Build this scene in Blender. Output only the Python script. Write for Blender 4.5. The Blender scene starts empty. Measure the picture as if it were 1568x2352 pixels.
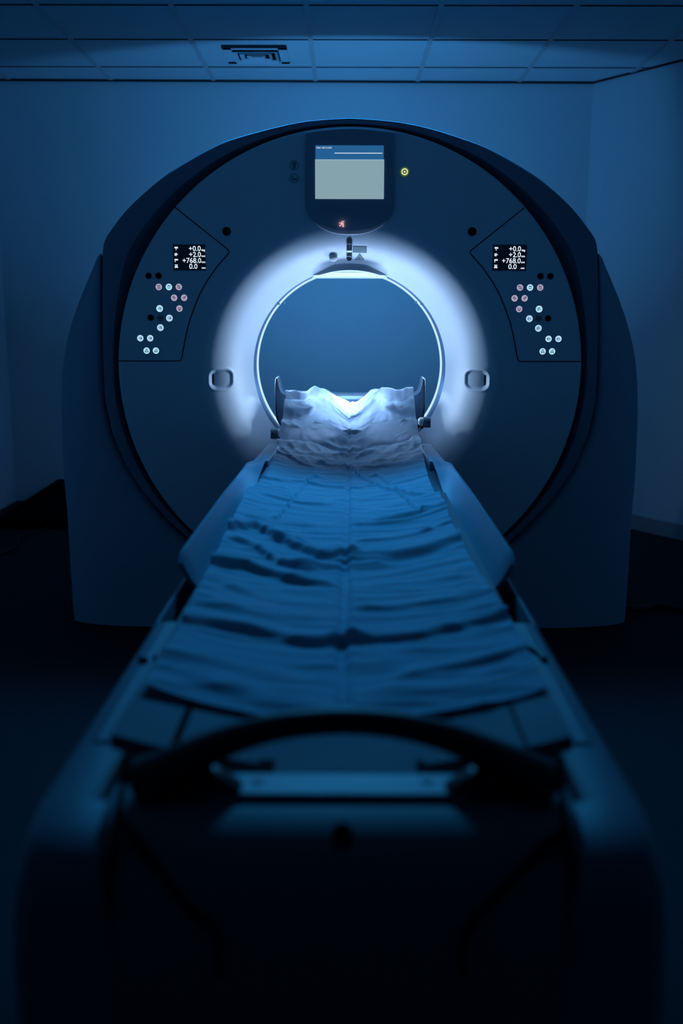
import bpy, math, random
from math import sin, cos, tan, pi, sqrt, atan2, exp
from mathutils import Matrix, Vector, noise

S = bpy.context.scene
COL = S.collection
random.seed(4)

# ------------------------------------------------------------------ camera
W, H, F = 1568, 2352, 35 / 36 * 2352
PITCH, YAW, ROLL = math.radians(11.23), math.radians(.16), math.radians(.15)
CAM = Vector((0, 0, 1.25))
R = (Matrix.Rotation(YAW, 3, 'Z') @ Matrix.Rotation(pi / 2 - PITCH, 3, 'X') @ Matrix.Rotation(ROLL, 3, 'Z'))
cd = bpy.data.cameras.new('camera'); cam = bpy.data.objects.new('camera', cd); COL.objects.link(cam)
cam.matrix_world = Matrix.Translation(CAM) @ R.to_4x4()
cd.sensor_fit = 'VERTICAL'; cd.sensor_height = 36; cd.sensor_width = 24; cd.lens = 35
cd.clip_start = .02
cd.dof.use_dof = True; cd.dof.focus_distance = 3.84; cd.dof.aperture_fstop = 1.9
S.camera = cam
S.view_settings.view_transform = 'Standard'; S.view_settings.look = 'None'
S.view_settings.exposure = 0; S.view_settings.gamma = 1

def ray(px, py):
    return R @ Vector(((px - W / 2) / F, -(py - H / 2) / F, -1))
def P(px, py, Y):          # photo measurement -> (x, z) on an upright plane at depth Y
    d = ray(px, py); t = (Y - CAM.y) / d.y
    return (CAM.x + d.x * t, CAM.z + d.z * t)
def PZ(px, py, z):         # photo measurement -> (x, y) on a level plane at height z
    d = ray(px, py); t = (z - CAM.z) / d.z
    return (CAM.x + d.x * t, CAM.y + d.y * t)

# ------------------------------------------------------------------ materials
def mat(name, col, rough=.5, metal=0, bump=0, bscale=200, noise_amt=0, nscale=6, spec=.5, emit=None, es=1, trans=0, sheen=0):
    m = bpy.data.materials.new(name); m.use_nodes = True
    nt = m.node_tree; b = nt.nodes['Principled BSDF']
    b.inputs['Base Color'].default_value = (*col, 1)
    b.inputs['Roughness'].default_value = rough
    b.inputs['Metallic'].default_value = metal
    b.inputs['Specular IOR Level'].default_value = spec
    if trans: b.inputs['Transmission Weight'].default_value = trans
    if sheen: b.inputs['Sheen Weight'].default_value = sheen
    if emit:
        b.inputs['Emission Color'].default_value = (*emit, 1)
        b.inputs['Emission Strength'].default_value = es
    tc = nt.nodes.new('ShaderNodeTexCoord')
    n = nt.nodes.new('ShaderNodeTexNoise'); n.inputs['Scale'].default_value = nscale; n.inputs['Detail'].default_value = 5
    nt.links.new(tc.outputs['Object'], n.inputs['Vector'])
    if noise_amt:
        mx = nt.nodes.new('ShaderNodeMix'); mx.data_type = 'RGBA'
        mx.inputs[6].default_value = (*[c * (1 - noise_amt) for c in col], 1)
        mx.inputs[7].default_value = (*[min(1, c * (1 + noise_amt)) for c in col], 1)
        nt.links.new(n.outputs['Fac'], mx.inputs[0]); nt.links.new(mx.outputs[2], b.inputs['Base Color'])
    mr = nt.nodes.new('ShaderNodeMapRange'); mr.inputs['To Min'].default_value = max(0, rough - .05); mr.inputs['To Max'].default_value = min(1, rough + .05)
    nt.links.new(n.outputs['Fac'], mr.inputs['Value']); nt.links.new(mr.outputs['Result'], b.inputs['Roughness'])
    if bump:
        n2 = nt.nodes.new('ShaderNodeTexNoise'); n2.inputs['Scale'].default_value = bscale; n2.inputs['Detail'].default_value = 3
        nt.links.new(tc.outputs['Object'], n2.inputs['Vector'])
        bp = nt.nodes.new('ShaderNodeBump'); bp.inputs['Strength'].default_value = bump; bp.inputs['Distance'].default_value = .002
        nt.links.new(n2.outputs['Fac'], bp.inputs['Height']); nt.links.new(bp.outputs['Normal'], b.inputs['Normal'])
    return m

M = dict(
    wall=mat('wall_paint', (.50, .64, .70), .9, bump=.15, bscale=350, noise_amt=.03, spec=.2),
    ceil=mat('ceiling_tile', (.50, .64, .70), .9, bump=.4, bscale=400, noise_amt=.03, spec=.2),
    bar=mat('ceiling_bar', (.45, .49, .54), .6),
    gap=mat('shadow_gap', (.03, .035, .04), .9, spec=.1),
    floor=mat('vinyl_floor', (.012, .015, .02), .7, bump=.05, bscale=60, noise_amt=.15, nscale=12, spec=.12),
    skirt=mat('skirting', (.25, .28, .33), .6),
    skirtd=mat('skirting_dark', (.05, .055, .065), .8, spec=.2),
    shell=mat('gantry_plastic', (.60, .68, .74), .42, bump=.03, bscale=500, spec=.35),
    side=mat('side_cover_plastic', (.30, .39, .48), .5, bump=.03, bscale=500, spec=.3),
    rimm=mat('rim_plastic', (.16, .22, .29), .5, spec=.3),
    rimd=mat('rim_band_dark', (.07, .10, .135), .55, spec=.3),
    tube=mat('bore_liner', (.07, .15, .24), .5, spec=.2),
    rear=mat('rear_plastic', (.80, .82, .85), .6),
    bezel=mat('bezel_plastic', (.30, .34, .40), .35, spec=.4),
    black=mat('black_plastic', (.012, .013, .016), .5, spec=.3),
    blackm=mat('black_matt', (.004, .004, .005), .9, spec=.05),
    glassd=mat('dark_window', (.008, .016, .03), .6, spec=.06),
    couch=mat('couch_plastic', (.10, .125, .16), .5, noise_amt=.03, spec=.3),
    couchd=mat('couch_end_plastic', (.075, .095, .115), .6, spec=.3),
    cradle=mat('cradle_pad', (.06, .08, .105), .7, bump=.1, bscale=300, spec=.2),
    wing=mat('side_mat_vinyl', (.145, .235, .31), .5, spec=.35),
    holder=mat('head_holder', (.18, .26, .33), .45),
    metal=mat('brushed_steel', (.45, .5, .56), .3, metal=.8),
    white=mat('white_cap', (.95, .95, .93), .4),
    sheet=mat('paper_sheet', (.25, .365, .46), .85, bump=.25, bscale=900, noise_amt=.04, nscale=30, spec=.15, sheen=.1),
    crease=mat('sheet_crease', (.28, .38, .50), .9),
    label=mat('label_green', (.10, .24, .24), .6, noise_amt=.1, nscale=600),
    labeld=mat('label_border', (.015, .06, .10), .6),
    sym=mat('printed_symbol', (.10, .12, .16), .6),
    scr_top=mat('screen_top', (0, 0, 0), .3, emit=(.018, .115, .285), es=1, spec=.1),
    scr_bot=mat('screen_bottom', (0, 0, 0), .3, emit=(.236, .365, .415), es=1, spec=.1),
    scr_edge=mat('screen_edge', (0, 0, 0), .3, emit=(.30, .47, .58), es=1, spec=.1),
    scr_txt=mat('screen_text', (0, 0, 0), .3, emit=(.62, .72, .82), es=1, spec=.1),
    lcd=mat('readout_glass', (.003, .006, .01), .3, emit=(0, .003, .008), es=1, spec=.1),
    lcd_txt=mat('readout_text', (0, 0, 0), .3, emit=(.78, .86, .96), es=1, spec=.1),
    b_cy=mat('button_cyan', (0, 0, 0), .4, emit=(.36, .66, .84), es=1, spec=.1),
    b_cy2=mat('button_cyan_rim', (0, 0, 0), .4, emit=(.55, .88, 1), es=1, spec=.1),
    b_bl=mat('button_blue', (0, 0, 0), .4, emit=(.36, .56, .80), es=1, spec=.1),
    b_bl2=mat('button_blue_rim', (0, 0, 0), .4, emit=(.50, .76, .95), es=1, spec=.1),
    b_pk=mat('button_pink', (0, 0, 0), .4, emit=(.38, .32, .45), es=1, spec=.1),
    b_pk2=mat('button_pink_rim', (0, 0, 0), .4, emit=(.47, .42, .58), es=1, spec=.1),
    ink=mat('button_ink', (.01, .015, .03), .6, emit=(.01, .04, .09), es=1, spec=.1),
    yel=mat('lamp_yellow', (0, 0, 0), .4, emit=(.80, .88, .40), es=1, spec=.1),
    yeld=mat('lamp_green', (.02, .03, .01), .4, emit=(.045, .09, .03), es=1, spec=.1),
    red=mat('icon_red', (0, 0, 0), .4, emit=(.95, .52, .55), es=1, spec=.1),
    lipglow=mat('bore_lip_glow', (0, 0, 0), .4, emit=(.52, .78, 1.0), es=1.1, spec=.1),  # glow stands in for light caught on the bore's inner lip
    lamp=mat('bore_fill', (0, 0, 0), .4, emit=(.51, .71, 1.0), es=1650),  # glow of the added side strips
    lamp2=mat('bore_fill_dim', (0, 0, 0), .4, emit=(.46, .66, 1.0), es=85),  # weaker glow of the added upper strip
)

# ------------------------------------------------------------------ mesh builder
class MB:
    def __init__(s): s.v = []; s.f = []; s.m = []; s.mats = []
    def mi(s, m):
        if m not in s.mats: s.mats.append(m)
        return s.mats.index(m)
    def add(s, vs, fs, m):
        o = len(s.v); k = s.mi(m); s.v += [tuple(v) for v in vs]
        for f in fs: s.f.append([i + o for i in f]); s.m.append(k)
        return s
    def prism(s, pts, y0, y1, m, msd=None):       # outline in (x, z), front at y0, back at y1
        n = len(pts)
        a = sum(pts[i][0] * pts[(i + 1) % n][1] - pts[(i + 1) % n][0] * pts[i][1] for i in range(n))
        if a < 0: pts = pts[::-1]
        vs = [(x, y0, z) for x, z in pts] + [(x, y1, z) for x, z in pts]
        s.add(vs, [list(range(n)), list(range(2 * n - 1, n - 1, -1))], m)
        k = s.mi(msd or m); o = len(s.v) - 2 * n
        for i in range(n):
            j = (i + 1) % n
            s.f.append([o + j, o + i, o + n + i, o + n + j]); s.m.append(k)
        return s
    def disc(s, x, z, r, y0, y1, m, n=28, msd=None):
        return s.prism([(x + r * cos(2 * pi * i / n), z + r * sin(2 * pi * i / n)) for i in range(n)], y0, y1, m, msd)
    def ring(s, x, z, r0, r1, y0, y1, m, n=32):
        vs = []; fs = []
        for i in range(n):
            c, q = cos(2 * pi * i / n), sin(2 * pi * i / n)
            vs += [(x + r0 * c, y0, z + r0 * q), (x + r1 * c, y0, z + r1 * q), (x + r1 * c, y1, z + r1 * q), (x + r0 * c, y1, z + r0 * q)]
            a, b = 4 * i, 4 * ((i + 1) % n)
            for k in range(4): fs.append([a + k, a + (k + 1) % 4, b + (k + 1) % 4, b + k])
        return s.add(vs, fs, m)
    def box(s, x0, x1, y0, y1, z0, z1, m):
        vs = [(x, y, z) for x in (x0, x1) for y in (y0, y1) for z in (z0, z1)]
        return s.add(vs, [(0, 1, 3, 2), (4, 6, 7, 5), (0, 4, 5, 1), (2, 3, 7, 6), (0, 2, 6, 4), (1, 5, 7, 3)], m)
    def bar(s, x0, z0, x1, z1, w, y0, y1, m):     # flat stroke in an upright plane
        dx, dz = x1 - x0, z1 - z0; L = sqrt(dx * dx + dz * dz) or 1; nx, nz = -dz / L * w / 2, dx / L * w / 2
        return s.prism([(x0 + nx, z0 + nz), (x0 - nx, z0 - nz), (x1 - nx, z1 - nz), (x1 + nx, z1 + nz)], y0, y1, m)
    def ribbon(s, pts, w, y0, y1, m):             # mitred stroke along a polyline in (x, z)
        n = len(pts); L = []; Rr = []
        for i in range(n):
            a = pts[max(0, i - 1)]; b = pts[min(n - 1, i + 1)]
            dx, dz = b[0] - a[0], b[1] - a[1]; q = sqrt(dx * dx + dz * dz) or 1
            nx, nz = -dz / q * w / 2, dx / q * w / 2
            L.append((pts[i][0] + nx, pts[i][1] + nz)); Rr.append((pts[i][0] - nx, pts[i][1] - nz))
        for i in range(n - 1): s.prism([L[i], Rr[i], Rr[i + 1], L[i + 1]], y0, y1, m)
        return s
    def tube(s, path, rad, m, n=12, sy=1, cap=True, closed=False):
        path = [Vector(p) for p in path]; k = len(path); vs = []; fs = []
        rr = rad if isinstance(rad, (list, tuple)) else [rad] * k
        up = Vector((0, 0, 1))
        for i, p in enumerate(path):
            if closed: t = path[(i + 1) % k] - path[i - 1]
            else: t = path[min(k - 1, i + 1)] - path[max(0, i - 1)]
            t.normalize(); a = t.cross(up)
            if a.length < 1e-3: a = t.cross(Vector((0, 1, 0)))
            a.normalize(); b = a.cross(t)
            for j in range(n):
                q = 2 * pi * j / n; vs.append(p + a * cos(q) * rr[i] + b * sin(q) * rr[i] * sy)
        for i in range(k if closed else k - 1):
            for j in range(n):
                a, b = i * n, ((i + 1) % k) * n
                fs.append([a + j, a + (j + 1) % n, b + (j + 1) % n, b + j])
        if cap and not closed: fs += [list(range(n))[::-1], list(range((k - 1) * n, k * n))]
        return s.add(vs, fs, m)
    def grid(s, rows, m, closed=False):
        n = len(rows[0]); vs = [p for r in rows for p in r]; fs = []
        for i in range(len(rows) - 1):
            for j in range(n if closed else n - 1):
                jj = (j + 1) % n
                fs.append([i * n + j, i * n + jj, (i + 1) * n + jj, (i + 1) * n + j])
        return s.add(vs, fs, m)
    def build(s, name, parent=None, smooth=False, bevel=0, seg=3, label=None, angle=40):
        me = bpy.data.meshes.new(name); me.from_pydata(s.v, [], s.f)
        for m in s.mats: me.materials.append(M[m])
        me.polygons.foreach_set('material_index', s.m)
        me.update(); me.validate()
        o = bpy.data.objects.new(name, me); COL.objects.link(o)
        if smooth: 
            me.shade_smooth()
            me.set_sharp_from_angle(angle=math.radians(angle))
        if bevel:
            b = o.modifiers.new('bevel', 'BEVEL'); b.width = bevel; b.segments = seg; b.limit_method = 'ANGLE'; b.angle_limit = math.radians(35)
            me.shade_smooth(); me.set_sharp_from_angle(angle=math.radians(60))
            b.harden_normals = False
        # sensible origin
        if s.v:
            c = [sum(v[k] for v in s.v) / len(s.v) for k in range(3)]
            off = Vector(c); me.transform(Matrix.Translation(-off))
            o.location = off
        if parent:
            o.parent = parent
            o.matrix_parent_inverse = Matrix.Translation(worldloc(parent)).inverted()
        if label: o['label'] = label
        return o

WL = {}
def worldloc(o):
    p = Vector(o.location)
    if o.parent:      # every parent here is an unrotated, unscaled object
        p = worldloc(o.parent) + (Vector(o.location) + o.matrix_parent_inverse.translation)
    return p

def empty(name, loc, label, cat, group=None):
    o = bpy.data.objects.new(name, None); COL.objects.link(o); o.location = loc; o.empty_display_size = .1
    o['label'] = label; o['category'] = cat
    if group: o['group'] = group
    return o
def tag(o, label, cat, group=None):
    o['label'] = label; o['category'] = cat
    if group: o['group'] = group
    return o
def struct(o): o['kind'] = 'structure'; return o

def smooth01(t): t = max(0, min(1, t)); return t * t * (3 - 2 * t)

def text_into(mb, body, x, z, size, y, m, width=None, depth=.0006, align='LEFT', bold=0):
    cu = bpy.data.curves.new('t', 'FONT'); cu.body = body; cu.size = 1; cu.align_x = 'LEFT'; cu.offset = bold
    cu.resolution_u = 4
    o = bpy.data.objects.new('t', cu); COL.objects.link(o)
    dg = bpy.context.evaluated_depsgraph_get(); dg.update()
    me = bpy.data.meshes.new_from_object(o.evaluated_get(dg))
    vs = [v.co.copy() for v in me.vertices]; fs = [list(p.vertices) for p in me.polygons]
    bpy.data.objects.remove(o); bpy.data.curves.remove(cu); bpy.data.meshes.remove(me)
    if not vs: return
    x0 = min(v.x for v in vs); x1 = max(v.x for v in vs)
    sx = size
    if width: sx = width / (x1 - x0)
    if align == 'RIGHT': x = x - (x1 - x0) * sx
    mb.add([(x + (v.x - x0) * sx, y, z + v.y * size) for v in vs], fs, m)

# ================================================================== ROOM
CZ = 2.588                     # ceiling height
YB = 6.20                      # back wall
def yb(x): return YB + .012 * x
CR = (1.45, 6.217); CR2 = (2.36, 4.84)
XL = -2.07
mb = MB(); mb.box(XL - .12, 1.75, 0, 0, 0, 0, 'wall')
mb = MB()
mb.prism([(XL - .1, 0), (1.5, 0), (1.5, CZ + .05), (XL - .1, CZ + .05)], YB, YB + .12, 'wall')
wb = mb.build('wall_back'); struct(wb)
for v in wb.data.vertices: v.co.y += .012 * (v.co.x + wb.location.x)
mb = MB(); mb.box(XL - .12, XL, -1.5, YB, 0, CZ + .05, 'wall'); struct(mb.build('wall_left'))
mb = MB()
dx, dy = CR2[0] - CR[0], CR2[1] - CR[1]; L = sqrt(dx * dx + dy * dy); nx, ny = -dy / L * .12, dx / L * .12
mb.add([(CR[0], CR[1], 0), (CR2[0], CR2[1], 0), (CR2[0] + nx, CR2[1] + ny, 0), (CR[0] + nx, CR[1] + ny, 0),
        (CR[0], CR[1], CZ + .05), (CR2[0], CR2[1], CZ + .05), (CR2[0] + nx, CR2[1] + ny, CZ + .05), (CR[0] + nx, CR[1] + ny, CZ + .05)],
       [(0, 3, 2, 1), (4, 5, 6, 7), (0, 1, 5, 4), (1, 2, 6, 5), (2, 3, 7, 6), (3, 0, 4, 7)], 'wall')
struct(mb.build('wall_right'))
mb = MB(); mb.box(CR2[0], CR2[0] + .12, -1.5, CR2[1], 0, CZ + .05, 'wall'); struct(mb.build('wall_side'))
mb = MB(); mb.box(-2.3, 2.6, -1.5, 6.5, -.1, 0, 'floor'); struct(mb.build('floor'))
# baseboards
mb = MB(); o = (-ny / .12 * .0, 0)
ux, uy = dx / L, dy / L; px_, py_ = uy * .012, -ux * .012
mb.add([(CR[0] + px_ * 0, CR[1], 0), (CR2[0], CR2[1], 0), (CR2[0] + px_, CR2[1] + py_, 0), (CR[0] + px_, CR[1] + py_, 0),
        (CR[0], CR[1], .09), (CR2[0], CR2[1], .09), (CR2[0] + px_, CR2[1] + py_, .085), (CR[0] + px_, CR[1] + py_, .085)],
       [(0, 3, 2, 1), (4, 5, 6, 7), (0, 1, 5, 4), (1, 2, 6, 5), (2, 3, 7, 6), (3, 0, 4, 7)], 'skirt')
struct(mb.build('baseboard_right'))
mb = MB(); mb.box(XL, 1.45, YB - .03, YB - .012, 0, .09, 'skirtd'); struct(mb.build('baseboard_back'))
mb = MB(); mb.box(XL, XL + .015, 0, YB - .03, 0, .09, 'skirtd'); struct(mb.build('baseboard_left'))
# ceiling: tiles, visible bars and thin dark joints
mb = MB(); mb.box(-2.3, 2.6, -1.5, 6.5, CZ, CZ + .06, 'ceil')
gx0 = PZ(722, 187, CZ)[0]
rows = [PZ(722, y, CZ)[1] for y in (153.5, 89.5, 11)]
step = (rows[0] - rows[2]) / 2
ry = rows[0]
while ry > -1.4:
    mb.box(-2.1, 2.5, ry - .003, ry + .004, CZ - .004, CZ + .01, 'gap')
    mb.box(-2.1, 2.5, ry + .004, ry + .02, CZ - .003, CZ + .01, 'ceil'); ry -= step
xs = [PZ(x, 183, CZ)[0] for x in (490, 722, 960, 1195)]
sp = (xs[3] - xs[0]) / 3
for k in range(-3, 6):
    x = xs[0] + sp * k
    if -2.1 < x < 2.4: mb.box(x - .012, x + .012, -1.4, YB, CZ - .006, CZ + .01, 'bar')
struct(mb.build('ceiling'))
# shadow-gap trim at the wall head
mb = MB(); mb.prism([(XL, CZ - .010), (1.45, CZ - .010), (1.45, CZ - .001), (XL, CZ - .001)], YB - .022, YB - .001, 'gap')
t = struct(mb.build('trim_1'))
for v in t.data.vertices: v.co.y += .012 * (v.co.x + t.location.x)
mb = MB()
ux2, uy2 = uy * .016, -ux * .016
mb.add([(CR[0], CR[1], CZ - .009), (CR2[0], CR2[1], CZ - .009), (CR2[0] + ux2, CR2[1] + uy2, CZ - .009), (CR[0] + ux2, CR[1] + uy2, CZ - .009),
        (CR[0], CR[1], CZ - .001), (CR2[0], CR2[1], CZ - .001), (CR2[0] + ux2, CR2[1] + uy2, CZ - .001), (CR[0] + ux2, CR[1] + uy2, CZ - .001)],
       [(0, 3, 2, 1), (4, 5, 6, 7), (0, 1, 5, 4), (1, 2, 6, 5), (2, 3, 7, 6), (3, 0, 4, 7)], 'gap')
struct(mb.build('trim_2'))

# ceiling vent
va = PZ(508, 103, CZ); vb = PZ(658, 106, CZ); vc = PZ(640, 141, CZ)
vx0, vx1, vy0, vy1 = va[0], vb[0], va[1], vc[1]
vent = empty('ceiling_vent', ((vx0 + vx1) / 2, (vy0 + vy1) / 2, CZ), 'square louvred air vent set flush in the tiled ceiling above the scanner', 'vent')
cxv, cyv = (vx0 + vx1) / 2, (vy0 + vy1) / 2; hw, hd = (vx1 - vx0) / 2, (vy1 - vy0) / 2
mb = MB()
def frame(mb, hx, hy, w, z0, z1, m, sl=0):
    for sx in (-1, 1):
        mb.box(cxv + sx * hx - (w if sx > 0 else 0), cxv + sx * hx + (0 if sx > 0 else w), cyv - hy, cyv + hy, z0, z1, m)
    for sy in (-1, 1):
        mb.box(cxv - hx, cxv + hx, cyv + sy * hy - (w if sy > 0 else 0), cyv + sy * hy + (0 if sy > 0 else w), z0, z1, m)
frame(mb, hw, hd, hw * .27, CZ - .013, CZ - .0005, 'ceil'); mb.build('frame', vent)
mb = MB(); mb.box(cxv - hw * .74, cxv + hw * .74, cyv - hd * .74, cyv + hd * .74, CZ - .0105, CZ - .0095, 'blackm'); mb.build('duct_opening', vent)
mb = MB(); mb.box(cxv - hw, cxv + hw, cyv - hd - .004, cyv - hd, CZ - .016, CZ, 'gap'); mb.build('shade_strip', vent)  # dark strip standing in for the shade at the frame's near edge
for q_ in (.70, .50, .29):
    mb = MB(); hx = hw * q_; hy = hd * q_; hx2, hy2 = hx - .018, hy - .018
    a = [(-hx, -hy), (hx, -hy), (hx, hy), (-hx, hy)]; b_ = [(-hx2, -hy2), (hx2, -hy2), (hx2, hy2), (-hx2, hy2)]
    vs = [(cxv + x, cyv + y, CZ - .026) for x, y in a] + [(cxv + x, cyv + y, CZ - .011) for x, y in b_] + \
         [(cxv + x, cyv + y, CZ - .023) for x, y in a] + [(cxv + x, cyv + y, CZ - .0105) for x, y in b_]
    fs = []
    for k in range(4):
        j = (k + 1) % 4
        fs += [(k, j, 4 + j, 4 + k), (8 + k, 12 + k, 12 + j, 8 + j), (k, 8 + k, 8 + j, j)]
    mb.add(vs, fs, 'ceil'); mb.build('louvre', vent)

# ================================================================== GANTRY
def catmull(pts, n=5):
    out = []
    for i in range(len(pts) - 1):
        p0, p1, p2, p3 = pts[max(0, i - 1)], pts[i], pts[i + 1], pts[min(len(pts) - 1, i + 2)]
        for k in range(n):
            t = k / n
            out.append(tuple(.5 * ((2 * p1[c]) + (-p0[c] + p2[c]) * t + (2 * p0[c] - 5 * p1[c] + 4 * p2[c] - p3[c]) * t * t + (-p0[c] + 3 * p1[c] - 3 * p2[c] + p3[c]) * t ** 3) for c in range(len(p1))))
    return out + [pts[-1]]
D = 3.86
AX, AZ = P(802.5, 846, D + .16)        # bore axis
YR = 4.78                              # back of the housing
root = empty('ct_scanner_gantry', (AX, D + .45, 0), 'large ring-shaped scanner housing with a glowing round bore and two side pillars', 'ct scanner')
RB = .392
def prof(r):
    return 7.9 * max(0, .578 - r) ** 2.15
RF = (P(802.5, 850, D)[0] - P(271.5, 850, D)[0])       # face radius
GXL, GZL = P(507, 871.5, D + .03); GXR, GZR = P(1096, 873.5, D + .03)
def rsdf(x, z, cx, cz, hx, hz, r):
    qx, qz = abs(x - cx) - hx + r, abs(z - cz) - hz + r
    return sqrt(max(qx, 0) ** 2 + max(qz, 0) ** 2) + min(max(qx, qz), 0) - r
def facey(x, z, deep=True):
    dx, dz = x - AX, z - AZ; r = sqrt(dx * dx + dz * dz)
    s = prof(r)
    # the cover stays upright above the flat ledge
    u = dx / .20
    if abs(u) < 1 and dz > 0 and r < RB + .055:
        a_ = .92 * smooth01((1 - abs(u)) / .75); rr_ = RB + .055; v = (rr_ - r) / .055
        flat = prof(rr_) + (prof(RB + .028) - prof(rr_)) * (1 - (1 - min(1, v)) ** 2)
        s += a_ * (flat - s) * smooth01(v * 1.6)
    for gx, gz, sg in ((GXL, GZL, -1), (GXR, GZR, 1)):
        d = rsdf(x, z, gx, gz, .0425, .0385, .027)
        if d < .012:
            # pocket, with a raised rounded edge
            t = smooth01(-d / .011)
            inx = (x - gx) * sg / .0425
            s += .030 * t * (.62 + .38 * inx if deep else 1) * 1.0
            s -= .0022 * exp(-((d - .002) / .004) ** 2)
    return D + s
# front cover: finely divided annulus
NA = 1080
rs = [RB + .0023 * i for i in range(0, 86)]
r = rs[-1]
while r < RF - .012: r += .012; rs.append(min(r, RF - .008))
rows_ = []
for k, rr in enumerate(rs):
    row = []
    for i in range(NA):
        a = 2 * pi * i / NA; x, z = AX + rr * sin(a), AZ + rr * cos(a)
        row.append((x, facey(x, z), z))
    rows_.append(row)
sc = lambda rr, y: [(AX + rr * sin(2 * pi * i / NA), y, AZ + rr * cos(2 * pi * i / NA)) for i in range(NA)]
lip = [[(AX + rr * sin(2 * pi * i / NA), facey(AX + RB * sin(2 * pi * i / NA), AZ + RB * cos(2 * pi * i / NA)) + dy_, AZ + rr * cos(2 * pi * i / NA)) for i in range(NA)]
       for rr, dy_ in ((RB - .0005, .02), (RB - .003, .004))]
rows_ = lip[:1] + [[(x, y + .0015, z) for x, y, z in lip[1]]] + rows_ + [sc(RF - .003, D + .001), sc(RF, D + .006), sc(RF, D + .05)]
mb = MB(); mb.grid(rows_, 'shell', closed=True)
mb.f = [f[::-1] for f in mb.f]
face = mb.build('front_cover', root, smooth=True, angle=60)

# housing ring outside the face, silhouette from its real outline
YO = D + .06
outl = [(804, 278), (698, 286), (592, 310), (512, 335), (432, 378), (379, 413), (326, 458), (290, 495), (262, 532), (249, 552), (245, 562), (243.5, 590), (243, 660),
        (243, 728), (244, 824), (248.5, 914), (266, 994), (298, 1069), (341, 1132), (389, 1186), (441, 1233)]
outl_r = [(804, 278), (906, 286), (986, 302), (1060, 325), (1119, 348), (1199, 393), (1257, 436), (1305, 481), (1335, 518), (1356, 547), (1361.5, 558), (1364, 590), (1365, 660),
          (1365, 730), (1364, 826), (1359.5, 916), (1342, 996), (1310, 1071), (1267, 1134), (1219, 1188), (1167, 1235)]
bottom = [(520, 1298), (610, 1345), (700, 1372), (802, 1382), (904, 1373), (994, 1347), (1086, 1300)]
outl = catmull(outl[:9], 5) + outl[9:]; outl_r = catmull(outl_r[:9], 5) + outl_r[9:]
poly = [P(x, y, YO) for x, y in outl] + [P(x, y, YO) for x, y in bottom] + [P(x, y, YO) for x, y in outl_r[::-1][:-1]]
def rayr(a):
    dx, dz = sin(a), cos(a); best = None
    for i in range(len(poly)):
        x0, z0 = poly[i][0] - AX, poly[i][1] - AZ; x1, z1 = poly[(i + 1) % len(poly)][0] - AX, poly[(i + 1) % len(poly)][1] - AZ
        ex, ez = x1 - x0, z1 - z0; den = dx * ez - dz * ex
        if abs(den) < 1e-9: continue
        t = (x0 * ez - z0 * ex) / den; u = (x0 * dz - z0 * dx) / den
        if t > 0 and -1e-6 <= u <= 1 + 1e-6: best = t if best is None else max(best, t)
    return best or RF + .05
NR = 480
ro = [rayr(2 * pi * i / NR) for i in range(NR)]
for _ in range(2): ro = [(ro[i - 1] + 2 * ro[i] + ro[(i + 1) % NR]) / 4 for i in range(NR)]
def rimrow(fr, y, extra=0):
    out = []
    for i in range(NR):
        a = 2 * pi * i / NR; rr = RF + .001 + (max(ro[i], RF + .02) - RF) * fr + extra
        out.append((AX + rr * sin(a), y, AZ + rr * cos(a)))
    return out
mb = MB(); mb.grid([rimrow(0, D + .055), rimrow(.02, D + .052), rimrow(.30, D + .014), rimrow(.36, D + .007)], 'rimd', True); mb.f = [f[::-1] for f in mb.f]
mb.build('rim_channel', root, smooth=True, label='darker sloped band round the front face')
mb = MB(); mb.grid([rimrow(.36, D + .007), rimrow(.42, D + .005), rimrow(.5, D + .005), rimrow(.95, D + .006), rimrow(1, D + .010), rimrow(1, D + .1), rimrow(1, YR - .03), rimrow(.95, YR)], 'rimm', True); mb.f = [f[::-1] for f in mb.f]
mb.build('housing_ring', root, smooth=True, angle=50)

# bore liner, lip edge with painted-in glow, rear funnel with added strips
YT0, YT1 = D + prof(RB) + .012, D + .39
c_ = lambda rr, y, n=240: [(AX + rr * sin(2 * pi * i / n), y, AZ + rr * cos(2 * pi * i / n)) for i in range(n)]
mb = MB(); mb.grid([c_(RB + .006, YT0 - .004), c_(RB - .0006, YT0), c_(RB - .0006, YT1), c_(RB + .006, YT1 + .002)], 'tube', True); mb.build('bore_liner', root, smooth=True)
mb = MB(); mb.grid([c_(RB - .001, YT1 - .002), c_(RB - .008, YT1 + .002), c_(RB - .008, YT1 + .012), c_(RB + .01, YT1 + .012)], 'lipglow', True); mb.build('lip_glow_ring', root, smooth=True, label='thin lip ring inside the bore, light on its edge made as glow')
RRX = .60
mb = MB(); mb.grid([c_(RB + .008, YT1 + .012), c_(RB + .05, YT1 + .014), c_(RB + .065, YT1 + .03), c_(RB + .072, YT1 + .10), c_(.50, YT1 + .2), c_(.56, YT1 + .35), c_(RRX, YR)], 'rear', True)
mb.build('rear_funnel', root, smooth=True)
rows2 = [c_(RRX, YR, NR), rimrow(.95, YR)]
mb = MB(); mb.grid(rows2, 'rear', True); mb.build('rear_cover', root, smooth=True)
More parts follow.
